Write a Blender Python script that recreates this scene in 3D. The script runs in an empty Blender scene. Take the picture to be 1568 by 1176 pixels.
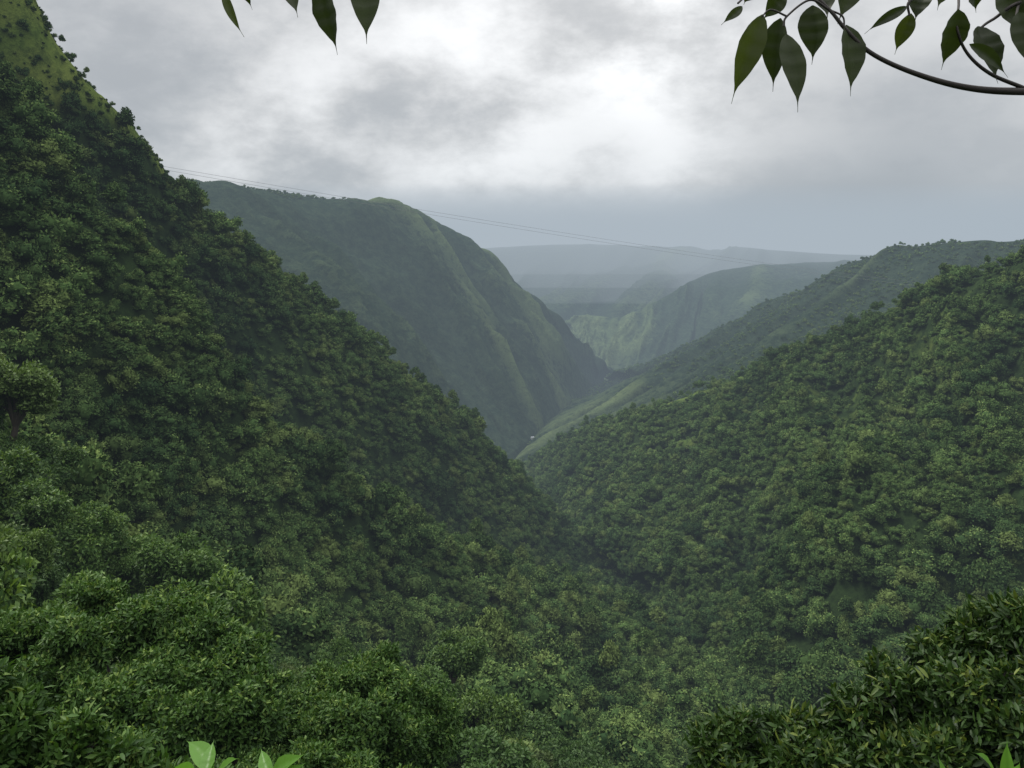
import bpy, math, numpy as np
from mathutils import Vector
rs = np.random.RandomState
F = 1254.0
# surveyed point: bearing tangent, elevation tangent (both *F), distance north -> world metres (eye at origin)
def sv(u, v, d): return np.array([(u-784)/F*d, d, (420-v)/F*d])

# ------------------------------------------------------------------ noise
def vnoise(x, y, seed=0):
    xi = np.floor(x).astype(np.int64); yi = np.floor(y).astype(np.int64)
    fx = x-xi; fy = y-yi
    fx = fx*fx*fx*(fx*(fx*6-15)+10); fy = fy*fy*fy*(fy*(fy*6-15)+10)
    def h(a, b):
        n = (a*374761393 + b*668265263 + seed*974634777) & 0xffffffff
        n = ((n ^ (n >> 13))*1274126177) & 0xffffffff
        n = n ^ (n >> 16)
        return (n & 0xffff)/65535.0
    a=h(xi,yi); b=h(xi+1,yi); c=h(xi,yi+1); d=h(xi+1,yi+1)
    return (a*(1-fx)+b*fx)*(1-fy)+(c*(1-fx)+d*fx)*fy
def fbm(x, y, seed=0, o=4):
    s=0; a=.5; t=0
    for i in range(o):
        s=s+a*vnoise(x*2**i, y*2**i, seed+i*17); t+=a; a*=.5
    return s/t
def ridged(x, y, seed=0, o=3):
    s=0; a=.5; t=0
    for i in range(o):
        s=s+a*(1-np.abs(2*vnoise(x*2**i,y*2**i,seed+i*13)-1)); t+=a; a*=.5
    return s/t
def gauss(x,c,w): return np.exp(-((x-c)/w)**2)

# ------------------------------------------------------------------ mesh helpers
def mesh_obj(name, V, Fc, mats, attrs=None, smooth=False, link=True, midx=None):
    me = bpy.data.meshes.new(name)
    V=np.asarray(V,dtype=np.float32); Fc=np.asarray(Fc,dtype=np.int32)
    k=Fc.shape[1]
    me.vertices.add(len(V)); me.vertices.foreach_set('co', V.ravel())
    me.loops.add(Fc.size); me.loops.foreach_set('vertex_index', Fc.ravel())
    me.polygons.add(len(Fc)); me.polygons.foreach_set('loop_start', np.arange(0,Fc.size,k,dtype=np.int32))
    if smooth: me.polygons.foreach_set('use_smooth', np.ones(len(Fc),dtype=bool))
    for m in mats: me.materials.append(m)
    if midx is not None: me.polygons.foreach_set('material_index', np.asarray(midx,dtype=np.int32))
    for n,a in (attrs or {}).items():
        at=me.attributes.new(n,'FLOAT','POINT'); at.data.foreach_set('value', np.asarray(a,dtype=np.float32))
    me.update(calc_edges=True); me.validate()
    ob=bpy.data.objects.new(name, me)
    if link: bpy.context.scene.collection.objects.link(ob)
    return ob

def catmull(P, ts):   # P (n,...) ts in [0,n-1]
    n=len(P); i=np.clip(np.floor(ts).astype(int),0,n-2); f=(ts-i)
    f=f.reshape((-1,)+(1,)*(P.ndim-1))
    p0=P[np.clip(i-1,0,n-1)].copy(); p1=P[i]; p2=P[i+1]; p3=P[np.clip(i+2,0,n-1)].copy()
    z=(i==0); p0[z]=2*p1[z]-p2[z]
    z=(i==n-2); p3[z]=2*p2[z]-p1[z]
    return .5*((2*p1)+(-p0+p2)*f+(2*p0-5*p1+4*p2-p3)*f**2+(-p0+3*p1-3*p2+p3)*f**3)

class Patch:
    def __init__(s, rows, nt, ns):
        C=np.array(rows,dtype=float)              # (T,S,3)
        s.T,s.S=C.shape[:2]
        s.tt=np.linspace(0,s.T-1,nt); s.ss=np.linspace(0,s.S-1,ns)
        A=catmull(C,s.tt)                          # (nt,S,3)
        s.G=catmull(np.swapaxes(A,0,1),s.ss).swapaxes(0,1).copy()  # (nt,ns,3)
        s.t,s.s=np.meshgrid(s.tt,s.ss,indexing='ij')
    def build(s,name,mat,attrs):
        nt,ns=s.G.shape[:2]
        idx=np.arange(nt*ns).reshape(nt,ns)
        f=np.stack([idx[:-1,:-1],idx[:-1,1:],idx[1:,1:],idx[1:,:-1]],-1).reshape(-1,4)
        ob=mesh_obj(name,s.G.reshape(-1,3),f,[mat],{k:a.ravel() for k,a in attrs.items()},smooth=True)
        return ob
    def scatter(s,dens,rng):
        """dens: per-cell trees per m2 (nt,ns)"""
        G=s.G; a=G[1:,:-1]-G[:-1,:-1]; b=G[:-1,1:]-G[:-1,:-1]
        area=np.linalg.norm(np.cross(a,b),axis=-1)
        lam=area*dens[:-1,:-1]
        n=rng.poisson(lam)
        ii,jj=np.nonzero(n); r=n[ii,jj]; ii=np.repeat(ii,r); jj=np.repeat(jj,r)
        fa=rng.rand(len(ii))[:,None]; fb=rng.rand(len(ii))[:,None]
        return (G[ii,jj]*(1-fa)*(1-fb)+G[ii+1,jj]*fa*(1-fb)+G[ii,jj+1]*(1-fa)*fb+G[ii+1,jj+1]*fa*fb), s.t[ii,jj], s.s[ii,jj]

# ------------------------------------------------------------------ materials
def newmat(name):
    m=bpy.data.materials.new(name); m.use_nodes=True; nt=m.node_tree; nt.nodes.clear(); return m,nt
def N(nt,t,**kw):
    n=nt.nodes.new(t)
    for k,v in kw.items(): setattr(n,k,v)
    return n
def mathn(nt,op,a,b=None,c=None,clamp=False):
    n=N(nt,'ShaderNodeMath',operation=op,use_clamp=clamp)
    for i,x in enumerate((a,b,c)):
        if x is None: continue
        if isinstance(x,(int,float)): n.inputs[i].default_value=x
        else: nt.links.new(x,n.inputs[i])
    return n.outputs[0]
def mixc(nt,f,a,b,mode='MIX'):
    n=N(nt,'ShaderNodeMix',data_type='RGBA',blend_type=mode)
    for s_,x in ((n.inputs[0],f),(n.inputs[6],a),(n.inputs[7],b)):
        if isinstance(x,(int,float)): s_.default_value=x
        elif isinstance(x,tuple): s_.default_value=x+(1,) if len(x)==3 else x
        else: nt.links.new(x,s_)
    return n.outputs[2]
def noise(nt,vec,scale,detail=3,rough=.55,out=0):
    n=N(nt,'ShaderNodeTexNoise'); n.inputs['Scale'].default_value=scale; n.inputs['Detail'].default_value=detail
    n.inputs['Roughness'].default_value=rough
    if vec is not None: nt.links.new(vec,n.inputs['Vector'])
    return n.outputs[out]
def ramp01(nt,x,a,b):
    n=N(nt,'ShaderNodeMapRange',interpolation_type='SMOOTHSTEP'); nt.links.new(x,n.inputs[0])
    n.inputs[1].default_value=a; n.inputs[2].default_value=b; return n.outputs[0]

def leaf_mat(name, dark, mid, light, transl=.3, rough=.5, wscale=.02, spec=.25, inst=True):
    m,nt=newmat(name)
    oi=N(nt,'ShaderNodeObjectInfo'); at=N(nt,'ShaderNodeAttribute',attribute_name='lv')
    if inst:
        big=ramp01(nt,noise(nt,oi.outputs['Location'],wscale,2,.6),.42,.60)
        c=mixc(nt,mathn(nt,'ADD',mathn(nt,'MULTIPLY',oi.outputs['Random'],.55),mathn(nt,'MULTIPLY',big,.45)),dark,mid)
        r2=mathn(nt,'FRACT',mathn(nt,'MULTIPLY',oi.outputs['Random'],7.13))
        k=mathn(nt,'ADD',mathn(nt,'MULTIPLY',mathn(nt,'MULTIPLY',r2,r2),.75),mathn(nt,'MULTIPLY',big,.45))
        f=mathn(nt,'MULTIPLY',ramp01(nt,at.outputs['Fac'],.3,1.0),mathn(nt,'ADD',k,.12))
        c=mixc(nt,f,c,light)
        r3=ramp01(nt,mathn(nt,'FRACT',mathn(nt,'MULTIPLY',oi.outputs['Random'],31.7)),.72,.97)
        c=mixc(nt,mathn(nt,'MULTIPLY',r3,.6),c,(.125,.165,.05))
    else:
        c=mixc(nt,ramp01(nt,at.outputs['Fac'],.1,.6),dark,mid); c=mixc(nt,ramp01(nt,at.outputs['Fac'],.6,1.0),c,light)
    if spec>0:
        p=N(nt,'ShaderNodeBsdfPrincipled'); nt.links.new(c,p.inputs['Base Color'])
        p.inputs['Roughness'].default_value=rough; p.inputs['Specular IOR Level'].default_value=spec
    else:
        p=N(nt,'ShaderNodeBsdfDiffuse'); nt.links.new(c,p.inputs['Color'])
    if transl>0:
        t=N(nt,'ShaderNodeBsdfTranslucent'); tc=mixc(nt,1.0,c,(1.25,1.35,.6),'MULTIPLY'); nt.links.new(tc,t.inputs['Color'])
        mx=N(nt,'ShaderNodeMixShader'); mx.inputs[0].default_value=transl
        nt.links.new(p.outputs[0],mx.inputs[1]); nt.links.new(t.outputs[0],mx.inputs[2]); sh=mx.outputs[0]
    else: sh=p.outputs[0]
    o=N(nt,'ShaderNodeOutputMaterial'); nt.links.new(sh,o.inputs['Surface'])
    return m
def terrain_mat(name, forest, forest2, grass, grass_sunlit2, scale, bump, bdist):
    m,nt=newmat(name)
    geo=N(nt,'ShaderNodeNewGeometry'); pos=geo.outputs['Position']
    at=N(nt,'ShaderNodeAttribute',attribute_name='grass')  # mask of grass, and of sunlit patches painted on the farther slopes
    n1=noise(nt,pos,scale,4,.65); n2=noise(nt,pos,scale*7,6,.78)
    fr=mixc(nt,ramp01(nt,n2,.35,.65),forest,forest2)
    gr=mixc(nt,ramp01(nt,n1,.35,.65),grass,grass_sunlit2)
    gr=mixc(nt,mathn(nt,'MULTIPLY',ramp01(nt,n2,.42,.62),.65),gr,forest2)
    g=mathn(nt,'ADD',at.outputs['Fac'],mathn(nt,'MULTIPLY',mathn(nt,'SUBTRACT',n2,.5),1.4))
    c=mixc(nt,ramp01(nt,g,.3,.8),fr,gr)
    p=N(nt,'ShaderNodeBsdfDiffuse'); nt.links.new(c,p.inputs['Color'])
    b=N(nt,'ShaderNodeBump'); b.inputs['Strength'].default_value=bump; b.inputs['Distance'].default_value=bdist
    nt.links.new(n2,b.inputs['Height']); nt.links.new(b.outputs[0],p.inputs['Normal'])
    o=N(nt,'ShaderNodeOutputMaterial'); nt.links.new(p.outputs[0],o.inputs['Surface'])
    return m
def simple(name,col,rough=.8,nscale=8,var=.5):
    m,nt=newmat(name); geo=N(nt,'ShaderNodeNewGeometry')
    n=noise(nt,geo.outputs['Position'],nscale,4,.6)
    c=mixc(nt,n,tuple(x*(1-var) for x in col),tuple(x*(1+var) for x in col))
    p=N(nt,'ShaderNodeBsdfPrincipled'); nt.links.new(c,p.inputs['Base Color']); p.inputs['Roughness'].default_value=rough
    o=N(nt,'ShaderNodeOutputMaterial'); nt.links.new(p.outputs[0],o.inputs['Surface']); return m

M_far=leaf_mat('canopy_leaves',(.020,.042,.017),(.066,.115,.034),(.18,.245,.075),0,.7,.014,0)
M_near=leaf_mat('tree_leaves',(.020,.048,.013),(.062,.125,.026),(.17,.26,.052),.2,.5,.03,.2)
M_shrub=leaf_mat('shrub_leaves',(.012,.028,.007),(.028,.060,.011),(.14,.175,.035),.2,.45,.6,.2,inst=False)
M_shrub2=leaf_mat('shrub_leaves_green',(.017,.042,.010),(.048,.100,.020),(.17,.24,.055),.2,.5,.6,.15,inst=False)
M_bright=leaf_mat('bright_leaves',(.08,.18,.025),(.10,.22,.035),(.13,.26,.045),.4,.4,2,.3,inst=False)
M_hang=leaf_mat('hanging_leaves',(.016,.024,.007),(.024,.036,.009),(.045,.06,.012),.3,.4,3,.3,inst=False)
M_bark=simple('bark',(.05,.04,.03),.9,12)
M_twig=simple('twig_bark',(.018,.014,.012),.7,40)
M_near_ter=terrain_mat('hillside_ground',(.014,.024,.010),(.024,.042,.014),(.075,.115,.025),(.13,.165,.04),.03,.8,1.5)
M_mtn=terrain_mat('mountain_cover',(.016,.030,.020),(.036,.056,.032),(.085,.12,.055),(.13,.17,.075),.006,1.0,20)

# ------------------------------------------------------------------ leaves
def unit(v): return v/np.maximum(np.linalg.norm(v,axis=-1,keepdims=True),1e-9)
def leaves(p,a,n,L,W,fold=.15,droop=.1,hi=False):
    a=unit(a); n=unit(n-(n*a).sum(-1,keepdims=True)*a); sd=np.cross(a,n)
    L=L[:,None]; W=W[:,None]
    if not hi:
        V=np.stack([p, p+a*L*.45+sd*W*.5+n*W*fold, p+a*L-n*L*droop, p+a*L*.45-sd*W*.5+n*W*fold],1)
        f=np.array([[0,1,2],[0,2,3]])
        k=4
    else:
        V=np.stack([p, p+a*L*.25+sd*W*.36+n*W*fold, p+a*L*.25, p+a*L*.25-sd*W*.36+n*W*fold,
                    p+a*L*.6+sd*W*.46+n*(W*fold-L*droop*.3), p+a*L*.6-n*L*droop*.4, p+a*L*.6-sd*W*.46+n*(W*fold-L*droop*.3),
                    p+a*L-n*L*droop],1)
        f=np.array([[0,1,2],[0,2,3],[1,4,5],[1,5,2],[2,5,6],[2,6,3],[4,7,5],[5,7,6]]); k=8
    Fc=(f[None]+k*np.arange(len(p))[:,None,None]).reshape(-1,3)
    return V.reshape(-1,3),Fc,k

def tube(pts,rad,seg=6):
    pts=np.array(pts,float); V=[];Fc=[]
    for i,(p,r) in enumerate(zip(pts,rad)):
        d=pts[min(i+1,len(pts)-1)]-pts[max(i-1,0)]; d=d/np.linalg.norm(d)
        u=np.cross(d,[0.3,.9,.1]); u/=np.linalg.norm(u); w=np.cross(d,u)
        for k in range(seg):
            t=2*math.pi*k/seg; V.append(p+r*(math.cos(t)*u+math.sin(t)*w))
    for i in range(len(pts)-1):
        for k in range(seg):
            a=i*seg+k;b=i*seg+(k+1)%seg
            Fc+= [[a,b,b+seg],[a,b+seg,a+seg]]
    return np.array(V),np.array(Fc)

import bmesh
_bm=bmesh.new(); bmesh.ops.create_icosphere(_bm,subdivisions=2,radius=1.0)
ICO_V=np.array([v.co[:] for v in _bm.verts]); ICO_F=np.array([[v.index for v in f.verts] for f in _bm.faces]); _bm.free()

def crown_pts(rng,lobes,n,zmin=-.5,depth=.3):
    C=np.array([l[0] for l in lobes],float); R=np.array([l[1] for l in lobes],float)
    pr=R**2/np.sum(R**2)
    k=rng.choice(len(R),int(n*2.2),p=pr)
    d=unit(rng.randn(len(k),3)); ok=(d[:,2]>zmin); d=d[ok]; k=k[ok]
    rr=R[k]*(1-depth*rng.rand(len(k))**1.5+.06*rng.randn(len(k)))
    sq=np.array([1,1,.8])
    p=C[k]+d*rr[:,None]*sq
    keep=np.ones(len(p),bool)
    for c,r in zip(C,R):
        keep&=~(np.linalg.norm((p-c)/sq,axis=1)<r*(1-depth-.08))
    p=p[keep][:n]; d=d[keep][:n]
    return p,d
def crown_leaves(rng,lobes,n,per,L,W,hi=False,out_bias=1.0,zmin=-.5,depth=.3,spread=1.0):
    p,d=crown_pts(rng,lobes,n,zmin,depth)
    m=len(p)
    P=np.repeat(p,per,0); D=np.repeat(d,per,0)
    A=D*.6*out_bias+np.array([0,0,.15])+spread*unit(rng.randn(len(P),3))
    if per>1: P=P+.35*L*rng.randn(len(P),3)
    Nn=D*out_bias+np.array([0,0,.6])+.45*rng.randn(len(P),3)
    l=L*(.7+.6*rng.rand(len(P))); w=W*(.75+.5*rng.rand(len(P)))
    V,Fc,k=leaves(P,A,Nn,l,w,hi=hi)
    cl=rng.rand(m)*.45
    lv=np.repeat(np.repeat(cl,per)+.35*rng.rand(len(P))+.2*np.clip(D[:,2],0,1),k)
    return V,Fc,lv

def tree(name,rng,H,Rc,nl,n,per,L,W,mat,hi=False,link=False,trunk=True,flat=.75,lobr=(.36,.6),depth=.3,core=.0):
    lobes=[]
    for i in range(nl):
        a=rng.rand()*6.28; r=Rc*.68*math.sqrt(rng.rand()); z=H-Rc*flat+ (rng.rand()-.5)*Rc*flat*1.1 - .35*r
        lobes.append((np.array([r*math.cos(a),r*math.sin(a),z]),Rc*(lobr[0]+(lobr[1]-lobr[0])*rng.rand())))
    V,Fc,lv=crown_leaves(rng,lobes,n,per,L,W,hi=hi,depth=depth)
    mi=np.zeros(len(Fc),int); Vs=[V];Fs=[Fc];LV=[lv];MI=[mi]; off=len(V)
    if core>0:     # dense inner foliage mass of each branch clump
        for c,r in lobes:
            v=ICO_V*(r*core*(1+.22*rng.randn(len(ICO_V))))[:,None]*[1,1,.8]+c
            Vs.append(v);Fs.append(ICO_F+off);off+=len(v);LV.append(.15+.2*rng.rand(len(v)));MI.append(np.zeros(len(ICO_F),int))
    if trunk:
        top=np.array([0,0,H*.55]); 
        segs=[([[0,0,-1.5],[.1,0,H*.25],top],[H*.035,H*.028,H*.02])]
        for c,r in lobes:
            segs.append(([top*.8,(top*.6+c*.4)+[0,0,-.2],c+[0,0,r*.3]],[H*.016,H*.011,H*.004]))
        for pts,rad in segs:
            v,f=tube(pts,rad,5); Vs.append(v);Fs.append(f+off);off+=len(v);LV.append(np.zeros(len(v)));MI.append(np.ones(len(f),int))
    return mesh_obj(name,np.concatenate(Vs),np.concatenate(Fs),[mat,M_bark],{'lv':np.concatenate(LV)},link=link,midx=np.concatenate(MI))

def coll(name,obs):
    c=bpy.data.collections.new(name)
    for o in obs: c.objects.link(o)
    return c
rng=rs(5)
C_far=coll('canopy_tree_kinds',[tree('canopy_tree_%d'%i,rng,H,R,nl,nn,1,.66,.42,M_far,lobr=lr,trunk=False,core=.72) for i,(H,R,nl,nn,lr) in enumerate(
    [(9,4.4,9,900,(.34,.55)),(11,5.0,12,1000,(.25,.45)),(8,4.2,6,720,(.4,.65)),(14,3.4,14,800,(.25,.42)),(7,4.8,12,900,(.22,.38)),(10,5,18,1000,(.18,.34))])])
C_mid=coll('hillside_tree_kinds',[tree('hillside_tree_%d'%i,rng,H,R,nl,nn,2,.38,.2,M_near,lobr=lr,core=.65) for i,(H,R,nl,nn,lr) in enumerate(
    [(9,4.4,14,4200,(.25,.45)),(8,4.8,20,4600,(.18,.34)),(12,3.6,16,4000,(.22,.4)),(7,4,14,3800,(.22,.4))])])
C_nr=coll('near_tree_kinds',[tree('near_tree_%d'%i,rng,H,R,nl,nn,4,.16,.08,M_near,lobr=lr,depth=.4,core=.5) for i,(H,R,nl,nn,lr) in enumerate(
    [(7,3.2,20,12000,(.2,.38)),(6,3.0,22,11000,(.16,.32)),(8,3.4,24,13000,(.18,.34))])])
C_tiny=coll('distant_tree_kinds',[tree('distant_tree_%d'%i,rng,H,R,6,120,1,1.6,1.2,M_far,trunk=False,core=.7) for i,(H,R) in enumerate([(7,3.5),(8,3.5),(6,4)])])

def scatter_obj(name,P,scl,idx,rotz,collection,tilt=None):
    n=len(P); me=bpy.data.meshes.new(name); me.vertices.add(n); me.vertices.foreach_set('co',np.asarray(P,np.float32).ravel())
    a=me.attributes.new('rot','FLOAT_VECTOR','POINT'); r=np.zeros((n,3),np.float32); r[:,2]=rotz
    if tilt is not None: r[:,:2]=tilt
    a.data.foreach_set('vector',r.ravel())
    a=me.attributes.new('scl','FLOAT_VECTOR','POINT'); a.data.foreach_set('vector',np.asarray(scl,np.float32).ravel())
    a=me.attributes.new('idx','INT','POINT'); a.data.foreach_set('value',np.asarray(idx,np.int32))
    ob=bpy.data.objects.new(name,me); bpy.context.scene.collection.objects.link(ob)
    g=bpy.data.node_groups.new(name+'_nodes','GeometryNodeTree')
    g.interface.new_socket('Geometry',in_out='INPUT',socket_type='NodeSocketGeometry')
    g.interface.new_socket('Geometry',in_out='OUTPUT',socket_type='NodeSocketGeometry')
    gi=g.nodes.new('NodeGroupInput'); go=g.nodes.new('NodeGroupOutput')
    ip=g.nodes.new('GeometryNodeInstanceOnPoints'); ci=g.nodes.new('GeometryNodeCollectionInfo')
    ci.inputs['Collection'].default_value=collection; ci.inputs['Separate Children'].default_value=True; ci.inputs['Reset Children'].default_value=True
    ip.inputs['Pick Instance'].default_value=True
    def na(nm,t):
        x=g.nodes.new('GeometryNodeInputNamedAttribute'); x.data_type=t; x.inputs['Name'].default_value=nm; return x.outputs['Attribute']
    g.links.new(gi.outputs[0],ip.inputs['Points']); g.links.new(ci.outputs[0],ip.inputs['Instance'])
    g.links.new(na('idx','INT'),ip.inputs['Instance Index']); g.links.new(na('rot','FLOAT_VECTOR'),ip.inputs['Rotation'])
    g.links.new(na('scl','FLOAT_VECTOR'),ip.inputs['Scale']); g.links.new(ip.outputs[0],go.inputs[0])
    md=ob.modifiers.new('forest','NODES'); md.node_group=g
    return ob

# ------------------------------------------------------------------ LEFT HILL
def srow(l): return [sv(*p) for p in l]
sil=srow([(55,0,330),(120,125,350),(235,238,400),(300,325,440),(420,428,500),(580,543,580),(700,643,670),(765,708,740),(830,785,850)])
back=[p+np.array([-80,200,-150]) for p in sil]
gul=srow([(-120,0,290),(20,130,300),(150,300,322),(270,430,355),(390,570,392),(520,690,430),(640,780,480),(760,815,560),(935,855,700)])
spur=srow([(-250,60,220),(-100,200,228),(20,350,238),(150,480,250),(280,620,268),(420,760,295),(600,870,335),(800,930,400),(1030,940,480)])
r4=srow([(-400,200,160),(-250,350,160),(-100,500,165),(50,640,170),(200,780,180),(380,900,196),(600,990,222),(850,1030,270),(1100,1020,340)])
r5=srow([(-500,450,90),(-350,600,85),(-200,750,85),(-20,870,88),(180,980,95),(400,1070,110),(650,1150,130),(900,1180,160),(1140,1190,210)])
r6=srow([(-700,800,36),(-500,900,34),(-300,1000,33),(-100,1100,35),(150,1250,40),(450,1400,48),(750,1500,60),(1000,1450,90),(1220,1420,140)])
r7=[(-40,5,-2),(-30,4,-5),(-22,3,-8),(-14,3,-10),(-6,3,-12),(5,4,-15),(20,6,-22),(45,10,-42),(95,30,-85)]
r8=[(-45,-10,4),(-35,-8,0),(-25,-6,-1.7),(-15,-5,-1.7),(-5,-2,-1.7),(6,-2,-1.8),(20,-4,-5),(50,-5,-25),(105,0,-70)]
r9=[(-50,-60,10),(-35,-60,2),(-25,-60,-1.5),(-15,-60,-1.5),(-5,-60,-1.5),(6,-60,-1.8),(20,-60,-5),(50,-60,-25),(110,-60,-70)]
Lp=Patch([back,sil,gul,spur,r4,r5,r6,r7,r8,r9],330,300)
G=Lp.G
dist=np.linalg.norm(G,axis=-1)
win=np.clip(Lp.t-1,0,1)*np.clip((8-Lp.s)/1.0,0,1)*np.clip((7.-Lp.t),0,1)
G[...,2]+= win*((fbm(G[...,0]/70,G[...,1]/70,3)-.5)*40) - np.clip(win,0,1)*3
wt=.25*(fbm(Lp.s*1.1,Lp.t*.7,77)-.5)*2
endw=np.clip((8-Lp.s)/1.5,0,1)
G[...,2]+= endw*(-32*gauss(Lp.t+wt,2.05,.38)+22*gauss(Lp.t+wt,2.95,.36)-12*gauss(Lp.t+wt,3.75,.3)+7*gauss(Lp.t+wt,4.4,.3))
G[...,2]+= (fbm(G[...,0]/18,G[...,1]/18,8)-.5)*7*np.clip(Lp.t*1.0,.3,1)*np.clip(6.9-Lp.t,0,1)
G[...,2]-= 5.0*np.clip(7-Lp.t,0,1)*np.clip((Lp.s-1.5),0,1)
G[...,2]-= 12*np.clip(1-(8-Lp.s)/.9,0,1)*np.clip(Lp.t-1,0,1)*np.clip(6-Lp.t,0,1)
gn=fbm(G[...,0]/25,G[...,1]/25,21)
crest=np.clip(1-(Lp.s-2.5)/1.0,0,1)*np.clip(1-(np.abs(Lp.t-1)-.14-.35*np.clip(2-Lp.s,0,1))/.25,0,1)
grassL=np.clip(crest*1.3*(gn+.35),0,1)
Lp.build('left_hillside_terrain',M_near_ter,{'grass':grassL})
r1=rs(11)
dens=np.where(dist<60,1/13.,np.where(dist<150,1/18.,1/20.))
dens=dens*(Lp.t>.85)*(Lp.t<6.6)
P,t,s=Lp.scatter(dens*np.clip(1-grassL*1.6,.0,1),r1)
Pb,_,_=Lp.scatter((grassL>.35)/16.*(gn>.42),r1)
d=np.linalg.norm(P,axis=1)
def sizes(n,r,a=.5,b=1.15):
    k=a+(b-a)*r.rand(n)**2.0; return np.stack([k*(.85+.35*r.rand(n)),k*(.85+.35*r.rand(n)),k*(.75+.5*r.rand(n))],1)
def put(name,P,colln,kinds,r,a=.5,b=1.15,extra=None):
    S=sizes(len(P),r,a,b)*(.78+.5*np.clip((fbm(P[:,0]/28,P[:,1]/28,61)-.3)/.4,0,1))[:,None]
    if extra is not None: S=S*extra[:,None]
    return scatter_obj(name,P,S,r.randint(0,kinds,len(P)),r.rand(len(P))*6.28,colln,tilt=(r.rand(len(P),2)-.5)*.3)
hasg=np.interp(s,[0,2,3],[1,1,0])*(t<1.5)
m0=(d>24)&(d<62); m1=(d>=62)&(d<170); m2=d>=170
print('L',m0.sum(),m1.sum(),m2.sum(),len(Pb))
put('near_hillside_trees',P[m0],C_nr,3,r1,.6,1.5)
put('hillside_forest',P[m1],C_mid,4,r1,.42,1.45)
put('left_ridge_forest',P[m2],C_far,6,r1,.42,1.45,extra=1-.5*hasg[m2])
put('ridge_bushes',Pb-np.array([0,0,.6]),C_far,6,r1,.10,.42)

# ------------------------------------------------------------------ RIGHT HILL
q1=srow([(2000,180,420),(1750,290,480),(1568,388,560),(1440,438,640),(1330,492,720),(1240,528,800),(1120,577,950),(1000,621,1100),(900,660,1300),(800,718,1450)])
q0=[p+np.array([120,180,-130]) for p in q1]
q2=srow([(2050,500,340),(1800,540,390),(1568,560,450),(1440,590,520),(1320,610,590),(1220,630,660),(1100,660,780),(980,690,930),(880,705,1120),(797,722,1420)])
q3=srow([(1950,900,250),(1750,850,290),(1568,760,350),(1420,770,400),(1290,770,460),(1180,770,540),(1060,770,640),(950,760,760),(860,742,980),(794,727,1390)])
q4=srow([(1700,1350,170),(1600,1150,210),(1450,1000,270),(1330,940,320),(1220,900,380),(1110,870,470),(1010,840,570),(900,800,730),(835,768,1000),(792,731,1370)])
q5=srow([(1400,1900,120),(1300,1500,160),(1140,1190,215),(1100,1020,345),(1030,940,485),(935,855,705),(875,815,800),(832,788,860),(812,760,1050),(790,734,1350)])
q6=[p+np.array([-60,0,-25]) for p in q5]
Rp=Patch([q0,q1,q2,q3,q4,q5,q6],300,340)
G=Rp.G
win=np.clip(Rp.t-1,0,1)*np.clip(5-Rp.t,0,1)*np.clip(9-Rp.s,0,1)
sp=ridged(Rp.s*.75+Rp.t*.28+.35*fbm(Rp.s,Rp.t,4),Rp.t*.22,31,3)
G[...,2]+=win*((sp-.6)*90+(fbm(G[...,0]/60,G[...,1]/60,9)-.5)*38)
G[...,2]+=(fbm(G[...,0]/22,G[...,1]/22,19)-.5)*7-6.0
G[...,2]-=12*np.clip(1-np.abs(5-Rp.t)/.5,0,1)*np.clip(6.5-Rp.s,0,1)
distR=np.linalg.norm(G,axis=-1)
gn=fbm(G[...,0]/60,G[...,1]/60,41)
grass_sunlit_R=np.clip((gn-.66)*5,0,.6)*np.clip(Rp.s-2,0,1)
grass_sunlit_R=np.maximum(grass_sunlit_R,np.clip((Rp.s-5.0)/1,0,1)*np.clip(1-np.abs(Rp.t-1.15)/.4,0,1)*.95)  # strip of sunlight along the valley edge, painted as lighter cover
Rp.build('right_hillside_terrain',M_near_ter,{'grass':grass_sunlit_R})
r2=rs(12)
dens=np.where(distR<250,1/20.,np.where(distR<600,1/22.,1/28.))*np.clip(1-grass_sunlit_R*1.3,.05,1)
dens=dens*(Rp.t>.88)*(Rp.t<5.3)
P,t,s=Rp.scatter(dens,r2); d=np.linalg.norm(P,axis=1); ok=d>60; P=P[ok]; d=d[ok]
m1=d<170; print('R',m1.sum(),(~m1).sum())
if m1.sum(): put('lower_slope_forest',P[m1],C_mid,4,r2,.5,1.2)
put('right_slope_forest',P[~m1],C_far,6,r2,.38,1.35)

# ------------------------------------------------------------------ generic far hills
def slope_rows(sky,foot,backoff,n=4,bulge=0.0):
    sky=np.array(sky);foot=np.array(foot); rows=[sky+np.array(backoff),sky]
    for i in range(1,n):
        f=i/n; r=sky*(1-f)+foot*f; r[:,2]+=bulge*math.sin(math.pi*f); rows.append(r)
    rows.append(foot); rows.append(foot+(foot-sky)*.1+np.array([0,0,-60])); return rows
def hill(name,sky,foot,backoff,nt,ns,amp,freq,seed,bulge=0,grass=.25,fine=12,shear=.3,gridge=.6,n=4,warp=.25,xs=.6,amp2=0):
    p=Patch(slope_rows(srow(sky),srow(foot),backoff,n,bulge),nt,ns); G=p.G
    tn=np.clip((p.t-1)/n,0,1)
    w=np.sin(np.pi*np.clip(tn,0,1))**.7
    a=(p.s+shear*tn)*freq+warp*fbm(p.s*1.2,p.t*.8,seed+5)
    sp=ridged(a,tn*.6,seed,4)
    sp2=ridged(a*3.3+.3*fbm(p.s*3,tn*5,seed+8),tn*2.2,seed+31,3)
    G[...,2]+=w*((sp-.62)*amp+(sp2-.6)*amp2)
    G[...,0]+=w*(fbm(a*1.3,tn*1.5,seed+3)-.5)*amp*xs
    G[...,2]+=(fbm(G[...,0]/110,G[...,1]/110,seed+9,5)-.5)*fine*np.clip(.15+tn*3,0,1)
    g=grass+(sp-.62)*gridge*2+(sp2-.6)*.5+(fbm(G[...,0]/400,G[...,1]/400,seed+2)-.5)*.9
    return p,g,tn
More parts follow.
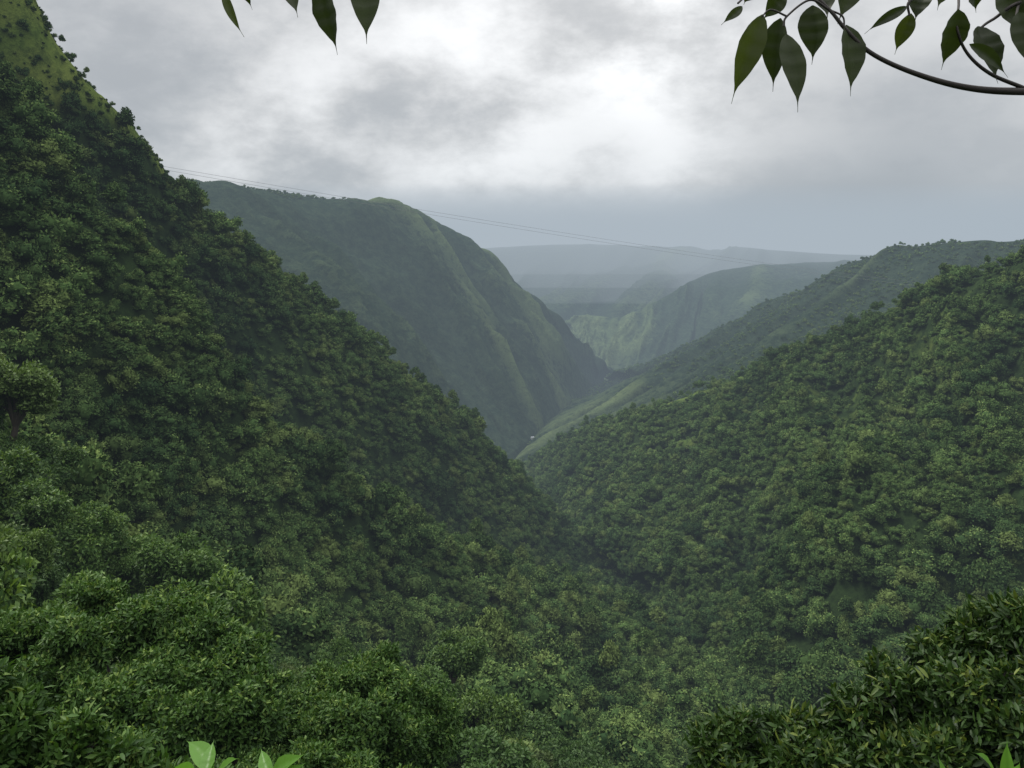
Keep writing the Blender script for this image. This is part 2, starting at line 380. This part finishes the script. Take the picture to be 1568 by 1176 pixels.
pm,g,tn=hill('m',[(100,268,1800),(285,282,2000),(400,291,2150),(520,309,2350),(620,320,2600),(690,353,2750),(750,398,2850),(820,463,3050),(890,530,3300),(930,568,3500)],
 [(300,800,1000),(450,780,1100),(600,760,1250),(700,740,1400),(755,708,1650),(795,685,1800),(830,655,2100),(860,632,2400),(900,602,2900),(928,580,3500)],
 (-400,500,-60),320,460,280,.9,51,bulge=10,grass=.05,fine=18,shear=-2.6,warp=.2,gridge=.8,xs=.3,amp2=100)
g+= .38*np.clip(1-tn/.12,0,1)*np.clip(pm.s-2.6,0,1)
g-= .40*np.clip(1-pm.s/4.5,0,1)
g+= .33*gauss(pm.s-1.6*tn,4.3,.32)+.36*gauss(pm.s-1.2*tn,6.0,.32)  # sunlit spur lines painted into the cover colour
g-= .12*np.clip((tn-.5)*3,0,1)
pm.build('left_mountain',M_mtn,{'grass':np.clip(g,0,1)})
r3=rs(13)
D=(1/130.)*(np.abs(tn-.0)<.015)*(pm.s<3.2)*(pm.t>.9)
P1,_,_=pm.scatter(D,r3)
pr,g,tn=hill('r',[(1900,330,1500),(1568,368,1700),(1500,368,1800),(1400,378,1950),(1350,393,2050),(1290,423,2150),(1200,462,2300),(1100,512,2500),(1000,552,2800),(936,575,3300)],
 [(1500,700,700),(1200,760,850),(1000,760,1000),(850,745,1300),(792,718,1550),(803,692,1750),(815,670,1950),(845,642,2250),(880,612,2700),(925,583,3300)],
 (500,500,-100),260,360,150,1.1,77,bulge=-25,grass=-.06,fine=12,shear=.5,gridge=.65,amp2=35)
g+=.75*np.clip(tn-.5,0,.3)/.3*np.clip(1-np.abs(pr.s-5.5)/2.8,0,1)  # sunlit strip above the valley floor, put into the cover colour
pr.build('right_mountain',M_mtn,{'grass':np.clip(g,0,1)})
D=np.full(pr.t.shape,1/200.)*(g<.3)*(pr.t>1.06)
P2,_,_=pr.scatter(D,r3)
pf,g,tn=hill('f',[(450,380,5600),(600,392,5500),(740,380,5800),(900,374,6000),(1080,384,6000),(1130,378,5800),(1200,384,5600),(1345,390,5500),(1500,374,5400),(1750,360,5300)],
 [(450,600,3700),(600,590,3700),(740,585,3700),(850,580,3700),(930,576,3700),(1000,575,3700),(1080,575,3600),(1200,565,3500),(1350,560,3400),(1600,560,3300)],
 (0,1500,-250),220,360,420,.9,91,bulge=-60,grass=.12,fine=25,shear=.9,amp2=90)
pf.build('far_mountain_range',M_mtn,{'grass':np.clip(g,0,1)})
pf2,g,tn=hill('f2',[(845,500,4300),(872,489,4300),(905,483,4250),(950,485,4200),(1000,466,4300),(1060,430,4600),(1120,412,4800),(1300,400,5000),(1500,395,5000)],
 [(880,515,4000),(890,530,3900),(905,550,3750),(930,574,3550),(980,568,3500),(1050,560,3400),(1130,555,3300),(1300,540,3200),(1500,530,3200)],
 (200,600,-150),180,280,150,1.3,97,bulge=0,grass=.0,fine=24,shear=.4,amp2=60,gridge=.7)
pf2.build('far_valley_spur',M_mtn,{'grass':np.clip(g+1.1*np.clip((4.6-pf2.s)/2,0,1),0,1)})  # sun through cloud gaps on these faces, painted as the lightest cover
PP=np.concatenate([P1,P2]); print('far trees',len(PP))
put('distant_trees',PP,C_tiny,3,r3,.6,1.1)
gs=np.linspace(-30000,30000,60); X,Y=np.meshgrid(gs,gs+15000,indexing='ij'); Z=np.full_like(X,-500)
idx=np.arange(3600).reshape(60,60); f=np.stack([idx[:-1,:-1],idx[1:,:-1],idx[1:,1:],idx[:-1,1:]],-1).reshape(-1,4)
mesh_obj('ground',np.stack([X,Y,Z],-1).reshape(-1,3),f,[M_mtn],{'grass':np.full(3600,.4)})
# small white house on the slope above the valley floor
gg=pr.G.reshape(-1,3); uu=gg[:,0]/gg[:,1]*F+784; vv=420-gg[:,2]/gg[:,1]*F
k=np.argmin((uu-806)**2+(vv-668)**2+((pr.t.ravel()<1.2)|(pr.t.ravel()>5))*1e6); hp=gg[k]
def box(name,c,sz,mat,parent):
    bm=bmesh.new(); bmesh.ops.create_cube(bm,size=1); 
    for v in bm.verts: v.co=Vector((v.co.x*sz[0],v.co.y*sz[1],v.co.z*sz[2]))
    me=bpy.data.meshes.new(name); bm.to_mesh(me); bm.free(); me.materials.append(mat)
    o=bpy.data.objects.new(name,me); o.location=c; bpy.context.scene.collection.objects.link(o); o.parent=parent; return o
house=bpy.data.objects.new('white_house',None); bpy.context.scene.collection.objects.link(house); house.location=hp+np.array([0,0,1.0]); house.rotation_euler=(0,0,.3); house.scale=(.7,.7,.7)
M_wall=simple('whitewash',(.34,.35,.34),.8,1,.1); M_roof=simple('tin_roof',(.22,.23,.25),.5,1,.15); M_win=simple('dark_window',(.03,.03,.035),.2,1,.1)
box('walls',(0,0,1.5),(10,7,7),M_wall,house)
for i,x in enumerate((-3,0,3)): box('window_%d'%i,(x,-3.52,2.2),(1.2,.1,1.4),M_win,house)
box('door',(-1.5,-3.52,.2),(1,.1,2),M_win,house)
rv=[(-5.6,-4.2,4.9),(5.6,-4.2,4.9),(5.6,4.2,4.9),(-5.6,4.2,4.9),(-5.6,0,7.4),(5.6,0,7.4)]
me=bpy.data.meshes.new('roof'); me.from_pydata(rv,[],[(0,1,5,4),(2,3,4,5),(0,4,3),(1,2,5),(0,3,2,1)]); me.materials.append(M_roof)
ro=bpy.data.objects.new('roof',me); bpy.context.scene.collection.objects.link(ro); ro.parent=house

# ------------------------------------------------------------------ cables across the valley
def cable(name,dz):
    A=sv(200,246+dz,700);B=sv(1500,443+dz,1600); n=60
    pts=[A*(1-k/n)+B*(k/n)+np.array([0,0,-9*4*(k/n)*(1-k/n)]) for k in range(n+1)]
    v,f=tube(pts,[.12]*(n+1),4); return v,f
v1,f1=cable('a',0); v2,f2=cable('b',5)
mesh_obj('power_line',np.concatenate([v1,v2]),np.concatenate([f1,f2+len(v1)]),[simple('cable_metal',(.15,.15,.16),.5)])

# ------------------------------------------------------------------ foreground shrubs and trees
def shrub(name,seed,lobes,n,per,L,W,mat,ground,nsub=5,tr=.04,hi=True,zmin=-.8,core=0,fill=.72):
    r=rs(seed); lob=[]
    for u,v,dd,rad in lobes:
        c=sv(u,v,dd); lob.append((c,rad*fill))
        for _ in range(nsub):
            k=unit(r.randn(3)); k[2]=abs(k[2])*.8
            lob.append((c+k*rad*(.45+.5*r.rand()),rad*(.18+.26*r.rand())))
    V,Fc,lv=crown_leaves(r,lob,n,per,L,W,hi=hi,zmin=zmin,depth=.6,spread=.85)
    Vs=[V];Fs=[Fc];LV=[lv];MI=[np.zeros(len(Fc),int)];off=len(V)
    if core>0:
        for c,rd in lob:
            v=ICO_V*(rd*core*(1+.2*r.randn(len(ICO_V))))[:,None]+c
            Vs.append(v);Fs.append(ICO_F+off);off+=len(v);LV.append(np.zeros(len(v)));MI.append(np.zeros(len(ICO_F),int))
    g=np.array(ground,float); big=max(l[3] for l in lobes)*.5
    for c,rd in lob:
        if rd>big*.7:
            mid=(g+c)/2+np.array([0,0,.2]);
            v,f=tube([g,mid,c],[tr,tr*.7,tr*.3],6); Vs.append(v);Fs.append(f+off);off+=len(v);LV.append(np.zeros(len(v)));MI.append(np.ones(len(f),int))
        for _ in range(5):
            e=c+unit(r.randn(3))*rd*1.05
            v,f=tube([c,(c+e)/2+r.randn(3)*.03,e],[.011,.007,.003],4); Vs.append(v);Fs.append(f+off);off+=len(v);LV.append(np.zeros(len(v)));MI.append(np.ones(len(f),int))
    return mesh_obj(name,np.concatenate(Vs),np.concatenate(Fs),[mat,M_twig],{'lv':np.concatenate(LV)},midx=np.concatenate(MI))
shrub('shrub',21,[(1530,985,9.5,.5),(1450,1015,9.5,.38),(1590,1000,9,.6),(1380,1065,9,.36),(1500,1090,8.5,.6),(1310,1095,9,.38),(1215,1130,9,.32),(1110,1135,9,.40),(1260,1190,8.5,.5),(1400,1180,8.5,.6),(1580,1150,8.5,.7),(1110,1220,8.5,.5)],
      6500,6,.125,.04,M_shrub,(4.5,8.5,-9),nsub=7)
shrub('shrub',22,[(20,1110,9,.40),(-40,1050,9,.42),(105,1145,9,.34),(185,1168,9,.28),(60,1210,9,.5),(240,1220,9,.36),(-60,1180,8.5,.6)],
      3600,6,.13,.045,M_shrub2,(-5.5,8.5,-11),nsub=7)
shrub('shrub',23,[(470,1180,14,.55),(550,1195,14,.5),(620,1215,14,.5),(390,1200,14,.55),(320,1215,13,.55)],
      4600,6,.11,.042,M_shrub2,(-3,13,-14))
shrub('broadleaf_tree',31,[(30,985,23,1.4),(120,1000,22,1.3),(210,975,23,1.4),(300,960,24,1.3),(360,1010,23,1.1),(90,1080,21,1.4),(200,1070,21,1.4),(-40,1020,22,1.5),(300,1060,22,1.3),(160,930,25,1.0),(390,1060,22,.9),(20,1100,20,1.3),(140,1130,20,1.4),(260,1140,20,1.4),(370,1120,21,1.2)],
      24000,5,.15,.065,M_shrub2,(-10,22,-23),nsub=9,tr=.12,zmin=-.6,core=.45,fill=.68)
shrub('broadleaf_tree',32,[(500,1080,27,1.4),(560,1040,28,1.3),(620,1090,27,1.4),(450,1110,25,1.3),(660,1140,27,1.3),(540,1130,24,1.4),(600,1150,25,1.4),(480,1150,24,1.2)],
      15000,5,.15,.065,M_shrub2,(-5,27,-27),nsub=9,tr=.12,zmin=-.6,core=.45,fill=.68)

# hero leaves ----------------------------------------------------------------
def hero_leaf(base,tip,w,nrm,curl=.1,tail=.16,seed=0):
    base=np.array(base);tip=np.array(tip);a=tip-base;L=np.linalg.norm(a);a/=L
    n=np.array(nrm,float);n-=n.dot(a)*a;n/=np.linalg.norm(n);sd=np.cross(a,n)
    V=[];Fc=[];K=16;J=7
    for i in range(K+1):
        t=i/K
        body=min(t/(1-tail),1.0)
        wd=w*.5*(math.sin(math.pi*min(1,body**.85))**.9 if body<1 else 0)+ (w*.022 if t>.03 else w*.02)
        if t>1-tail: wd=max(w*.03*(1-t)/tail,.0004)
        c=base+a*L*t-n*L*curl*t*t+sd*L*.05*math.sin(t*3+seed)
        for j in range(J):
            x=(j/(J-1))*2-1
            V.append(c+sd*x*wd+n*(abs(x)*wd*.38+.05*wd*math.sin(i*1.9+seed)))
    for i in range(K):
        for j in range(J-1):
            p=i*J+j; Fc.append([p,p+1,p+J+1,p+J])
    return np.array(V),np.array(Fc)
def build_overhang(name,leafs,stems,trunk=None):
    Vs=[];Fs=[];MI=[];LV=[];off=0;r=rs(3)
    for i,(u0,v0,u1,v1,w,dd) in enumerate(leafs):
        b=sv(u0,v0,dd);t=sv(u1,v1,dd*(1+.05*(r.rand()-.5)))
        nr=np.array([(r.rand()-.5)*1.4,-1,(r.rand()-.3)*.5])
        v,f=hero_leaf(b,t,w/F*dd*.95,nr,curl=.05+.1*r.rand(),seed=i)
        Vs.append(v);Fs.append(f+off);off+=len(v);MI.append(np.zeros(len(f),int));LV.append(np.full(len(v),r.rand()))
    for pts,rad in stems:
        P=np.array([sv(*p) for p in pts]); P=catmull(P,np.linspace(0,len(P)-1,len(P)*6))
        R=np.interp(np.linspace(0,1,len(P)),np.linspace(0,1,len(rad)),rad)
        v,f=tube(P,R,8); f=np.concatenate([f[:, [0,1,2,2]]]) 
        Vs.append(v);Fs.append(f+off);off+=len(v);MI.append(np.ones(len(f),int));LV.append(np.zeros(len(v)))
    V=np.concatenate(Vs);Fq=np.concatenate(Fs)
    quad=Fq[:,2]!=Fq[:,3]; mi=np.concatenate(MI)
    tri=np.concatenate([Fq[quad][:,[0,1,2]],Fq[quad][:,[0,2,3]],Fq[~quad][:,[0,1,2]]])
    mi=np.concatenate([mi[quad],mi[quad],mi[~quad]])
    return mesh_obj(name,V,tri,[M_hang,M_twig],{'lv':np.concatenate(LV)},smooth=True,midx=mi)
leafR=[(1168,22,1128,158,44,1.5),(1200,28,1178,140,40,1.52),(1210,52,1218,168,38,1.48),(1245,8,1240,98,46,1.55),(1292,38,1310,145,44,1.5),
 (1392,20,1374,84,26,1.55),(1466,14,1452,108,50,1.45),(1500,40,1532,124,52,1.5),(1535,-20,1572,62,50,1.5),(1485,66,1548,120,24,1.4),(1556,20,1582,110,44,1.45),
 (1135,8,1108,38,14,1.5),(1388,8,1330,52,16,1.5),(1420,-20,1400,30,36,1.6),(1205,-10,1165,30,30,1.6),(1260,-40,1262,30,44,1.6),(1300,-50,1290,30,46,1.6),(1350,-60,1345,-10,40,1.6),(1155,-25,1140,8,30,1.6),(1490,-40,1500,20,44,1.6),(1445,-40,1440,10,40,1.6)]
stemR=[([(1900,60,1.7),(1700,135,1.6),(1568,140,1.5),(1480,134,1.5),(1400,112,1.5),(1335,82,1.5),(1295,45,1.5),(1270,15,1.5),(1230,-20,1.52),(1170,-30,1.55),(1130,5,1.5)],[.011,.008,.006,.0045,.004,.003,.0025,.002]),
 ([(1568,135,1.5),(1515,112,1.48),(1480,80,1.47),(1465,40,1.46),(1468,0,1.5),(1460,-60,1.6)],[.004,.003,.002,.003]),
 ([(1270,15,1.5),(1240,0,1.5),(1205,25,1.5),(1200,40,1.5)],[.0025,.002,.002]),([(1270,15,1.5),(1290,25,1.5),(1293,42,1.5)],[.002,.0015]),
 ([(1568,-60,1.6),(1450,-20,1.55),(1395,0,1.52),(1392,24,1.52)],[.005,.003,.002]),([(1205,25,1.5),(1180,15,1.5),(1166,26,1.5)],[.002,.0015]),
 ([(1700,20,1.6),(1580,0,1.5),(1520,30,1.5),(1500,44,1.5)],[.005,.003,.002]),([(1560,5,1.5),(1556,24,1.47)],[.003,.002])]
build_overhang('overhanging_branch',leafR,stemR)
leafC=[(340,-18,374,54,14,1.5),(372,-40,383,16,26,1.5),(438,-40,450,24,30,1.5),(490,-24,510,84,46,1.5),(545,-45,566,64,46,1.5)]
stemC=[([(1300,-300,2.0),(900,-180,1.8),(700,-110,1.6),(560,-75,1.5),(450,-60,1.5),(340,-40,1.5)],[.012,.008,.005,.003,.002]),
 ([(500,-66,1.5),(490,-20,1.5)],[.002,.0015]),([(555,-75,1.5),(545,-42,1.5)],[.002,.0015]),([(440,-58,1.5),(438,-38,1.5)],[.002,.0015]),([(375,-48,1.5),(372,-38,1.5)],[.002,.0015]),([(345,-40,1.5),(340,-16,1.5)],[.002,.0015])]
build_overhang('overhanging_branch',leafC,stemC)

# bright young leaves close by at the bottom
def sprig(name,seed,lf,mat,root):
    r=rs(seed);Vs=[];Fs=[];MI=[];off=0
    for i,(u0,v0,u1,v1,w,dd) in enumerate(lf):
        b=sv(u0,v0,dd);t=sv(u1,v1,dd*(.93+.14*r.rand()))
        vv,f=hero_leaf(b,t,w/F*dd,(r.rand()-.5,-.6,.8),curl=.12,tail=.1,seed=i)
        Vs.append(vv);Fs.append(f[:,[0,1,2]]+off);Fs.append(f[:,[0,2,3]]+off);off+=len(vv);MI.append(np.zeros(2*len(f),int))
        g=np.array(root,float)
        vv,f=tube([g,(g+b)/2+r.randn(3)*.03,b],[.009,.006,.003],6)
        Vs.append(vv);Fs.append(f+off);off+=len(vv);MI.append(np.ones(len(f),int))
    V=np.concatenate(Vs)
    return mesh_obj(name,V,np.concatenate(Fs),[mat,M_twig],{'lv':r.rand(len(V))*.1+.5},smooth=True,midx=np.concatenate(MI))
sprig('leafy_sapling',4,[(325,1185,280,1126,30,3.2),(312,1190,326,1130,24,3.2),(330,1190,347,1160,20,3.1),(300,1195,258,1170,22,3.2),
  (418,1190,396,1144,20,3.2),(415,1190,456,1144,24,3.3),(425,1195,462,1166,20,3.2)],M_bright,(-1.0,3.1,-4))
sprig('leafy_sapling',9,[(1530,1200,1512,1148,18,4),(1535,1200,1545,1140,18,4),(1540,1205,1572,1160,18,4),(1455,1215,1442,1158,15,4),(1458,1215,1475,1165,15,4),(1450,1215,1418,1172,14,4)],M_bright,(2.3,4,-5))

# ------------------------------------------------------------------ haze: valley haze and thicker mist under the cloud base of the far range
def haze(name,SIG,A,x0,x1,y0,y1,z0,z1):
    m,nt=newmat(name); ab=N(nt,'ShaderNodeVolumeAbsorption'); ab.inputs['Color'].default_value=(0,0,0,1); ab.inputs['Density'].default_value=SIG
    em=N(nt,'ShaderNodeEmission'); em.inputs[0].default_value=A+(1,); em.inputs[1].default_value=SIG  # airlight is emitted by the volume itself, in place of scattered light
    ad=N(nt,'ShaderNodeAddShader'); nt.links.new(ab.outputs[0],ad.inputs[0]); nt.links.new(em.outputs[0],ad.inputs[1])
    o=N(nt,'ShaderNodeOutputMaterial'); nt.links.new(ad.outputs[0],o.inputs['Volume'])
    bx=np.array([[x,y,z] for x in (x0,x1) for y in (y0,y1) for z in (z0,z1)],float)
    bf=[[0,1,3,2],[4,6,7,5],[0,4,5,1],[2,3,7,6],[0,2,6,4],[1,5,7,3]]
    mesh_obj(name,bx,bf,[m])
haze('haze',1.2e-4,(.32,.40,.47),-12000,12000,-800,12000,-700,420)
for i,(y0,z0) in enumerate([(4350,-160),(4650,-80),(4950,0)]):
    haze('cloud_base_mist',3.2e-4,(.50,.55,.60),-9000,11000,y0,10500+i*100,z0,480+i*40)

# ------------------------------------------------------------------ sky and sun
el=math.radians(52); az=math.radians(-68)   # az from +Y towards +X
w=bpy.data.worlds.new('World'); bpy.context.scene.world=w; w.use_nodes=True; nt=w.node_tree; nt.nodes.clear()
tc=N(nt,'ShaderNodeTexCoord'); dirv=tc.outputs['Generated']
sky=N(nt,'ShaderNodeTexSky',sky_type='NISHITA',sun_disc=False); sky.sun_elevation=el; sky.sun_rotation=az
sx=N(nt,'ShaderNodeSeparateXYZ'); nt.links.new(dirv,sx.inputs[0])
mp=N(nt,'ShaderNodeMapping'); nt.links.new(dirv,mp.inputs[0]); mp.inputs['Location'].default_value=(3.1,1.7,.4); mp.inputs['Scale'].default_value=(1,1,1.8)
n1=noise(nt,mp.outputs[0],2.2,1,.5); n2=noise(nt,mp.outputs[0],5.0,8,.60)
lum=mathn(nt,'ADD',.63,mathn(nt,'MULTIPLY',ramp01(nt,n1,.3,.7),.20))
lum=mathn(nt,'ADD',lum,mathn(nt,'MULTIPLY',mathn(nt,'SUBTRACT',ramp01(nt,n2,.34,.66),.4),.32))
def spot(u,v,rad,gain):
    global lum
    dd=sv(u,v,1); dd/=np.linalg.norm(dd)
    vm=N(nt,'ShaderNodeVectorMath',operation='DISTANCE'); nt.links.new(dirv,vm.inputs[0]); vm.inputs[1].default_value=tuple(dd)
    g=mathn(nt,'SUBTRACT',1.0,ramp01(nt,vm.outputs['Value'],0,rad))
    g=mathn(nt,'MULTIPLY',g,mathn(nt,'ADD',.1,mathn(nt,'MULTIPLY',ramp01(nt,n2,.25,.75),1.7)))
    lum=mathn(nt,'ADD',lum,mathn(nt,'MULTIPLY',g,gain))
spot(740,150,.26,.16); spot(1010,60,.15,.28); spot(1050,270,.10,.10); spot(400,215,.18,.22); spot(800,250,.5,.05)
spot(1380,330,.30,-.28); spot(240,110,.2,-.14); spot(560,200,.1,-.06); spot(1150,340,.14,-.06)
lum=mathn(nt,'MAXIMUM',lum,.2)
lum=mathn(nt,'ADD',lum,mathn(nt,'MULTIPLY',ramp01(nt,sx.outputs[2],.33,.95),1.8))   # overcast zenith is brighter
tint=mixc(nt,ramp01(nt,lum,.3,.8),(.94,.98,1.03),(1.0,1.0,1.0))
cc=N(nt,'ShaderNodeVectorMath',operation='SCALE'); nt.links.new(tint,cc.inputs[0]); nt.links.new(lum,cc.inputs['Scale'])
b1=N(nt,'ShaderNodeBackground'); nt.links.new(sky.outputs[0],b1.inputs[0]); b1.inputs[1].default_value=.1
b2=N(nt,'ShaderNodeBackground'); nt.links.new(cc.outputs[0],b2.inputs[0]); b2.inputs[1].default_value=1.0
mx=N(nt,'ShaderNodeMixShader'); mx.inputs[0].default_value=.95; nt.links.new(b1.outputs[0],mx.inputs[1]); nt.links.new(b2.outputs[0],mx.inputs[2])
o=N(nt,'ShaderNodeOutputWorld'); nt.links.new(mx.outputs[0],o.inputs['Surface'])
sl=bpy.data.lights.new('sun','SUN'); sl.energy=3.0; sl.angle=math.radians(12); sl.color=(1,.96,.88)
so=bpy.data.objects.new('sun',sl); bpy.context.scene.collection.objects.link(so)
sd=Vector((math.sin(az)*math.cos(el),math.cos(az)*math.cos(el),math.sin(el)))
so.rotation_euler=sd.to_track_quat('Z','Y').to_euler(); so.location=(0,0,500)

cam=bpy.data.cameras.new('camera'); cam.lens=36*F/1568; cam.sensor_width=36; cam.shift_y=-168/1568; cam.clip_start=.05; cam.clip_end=60000
co=bpy.data.objects.new('camera',cam); bpy.context.scene.collection.objects.link(co); co.rotation_euler=(math.radians(90),0,0)
bpy.context.scene.camera=co
vsn=bpy.context.scene.view_settings; vsn.view_transform='Standard'; vsn.look='None'; vsn.exposure=0
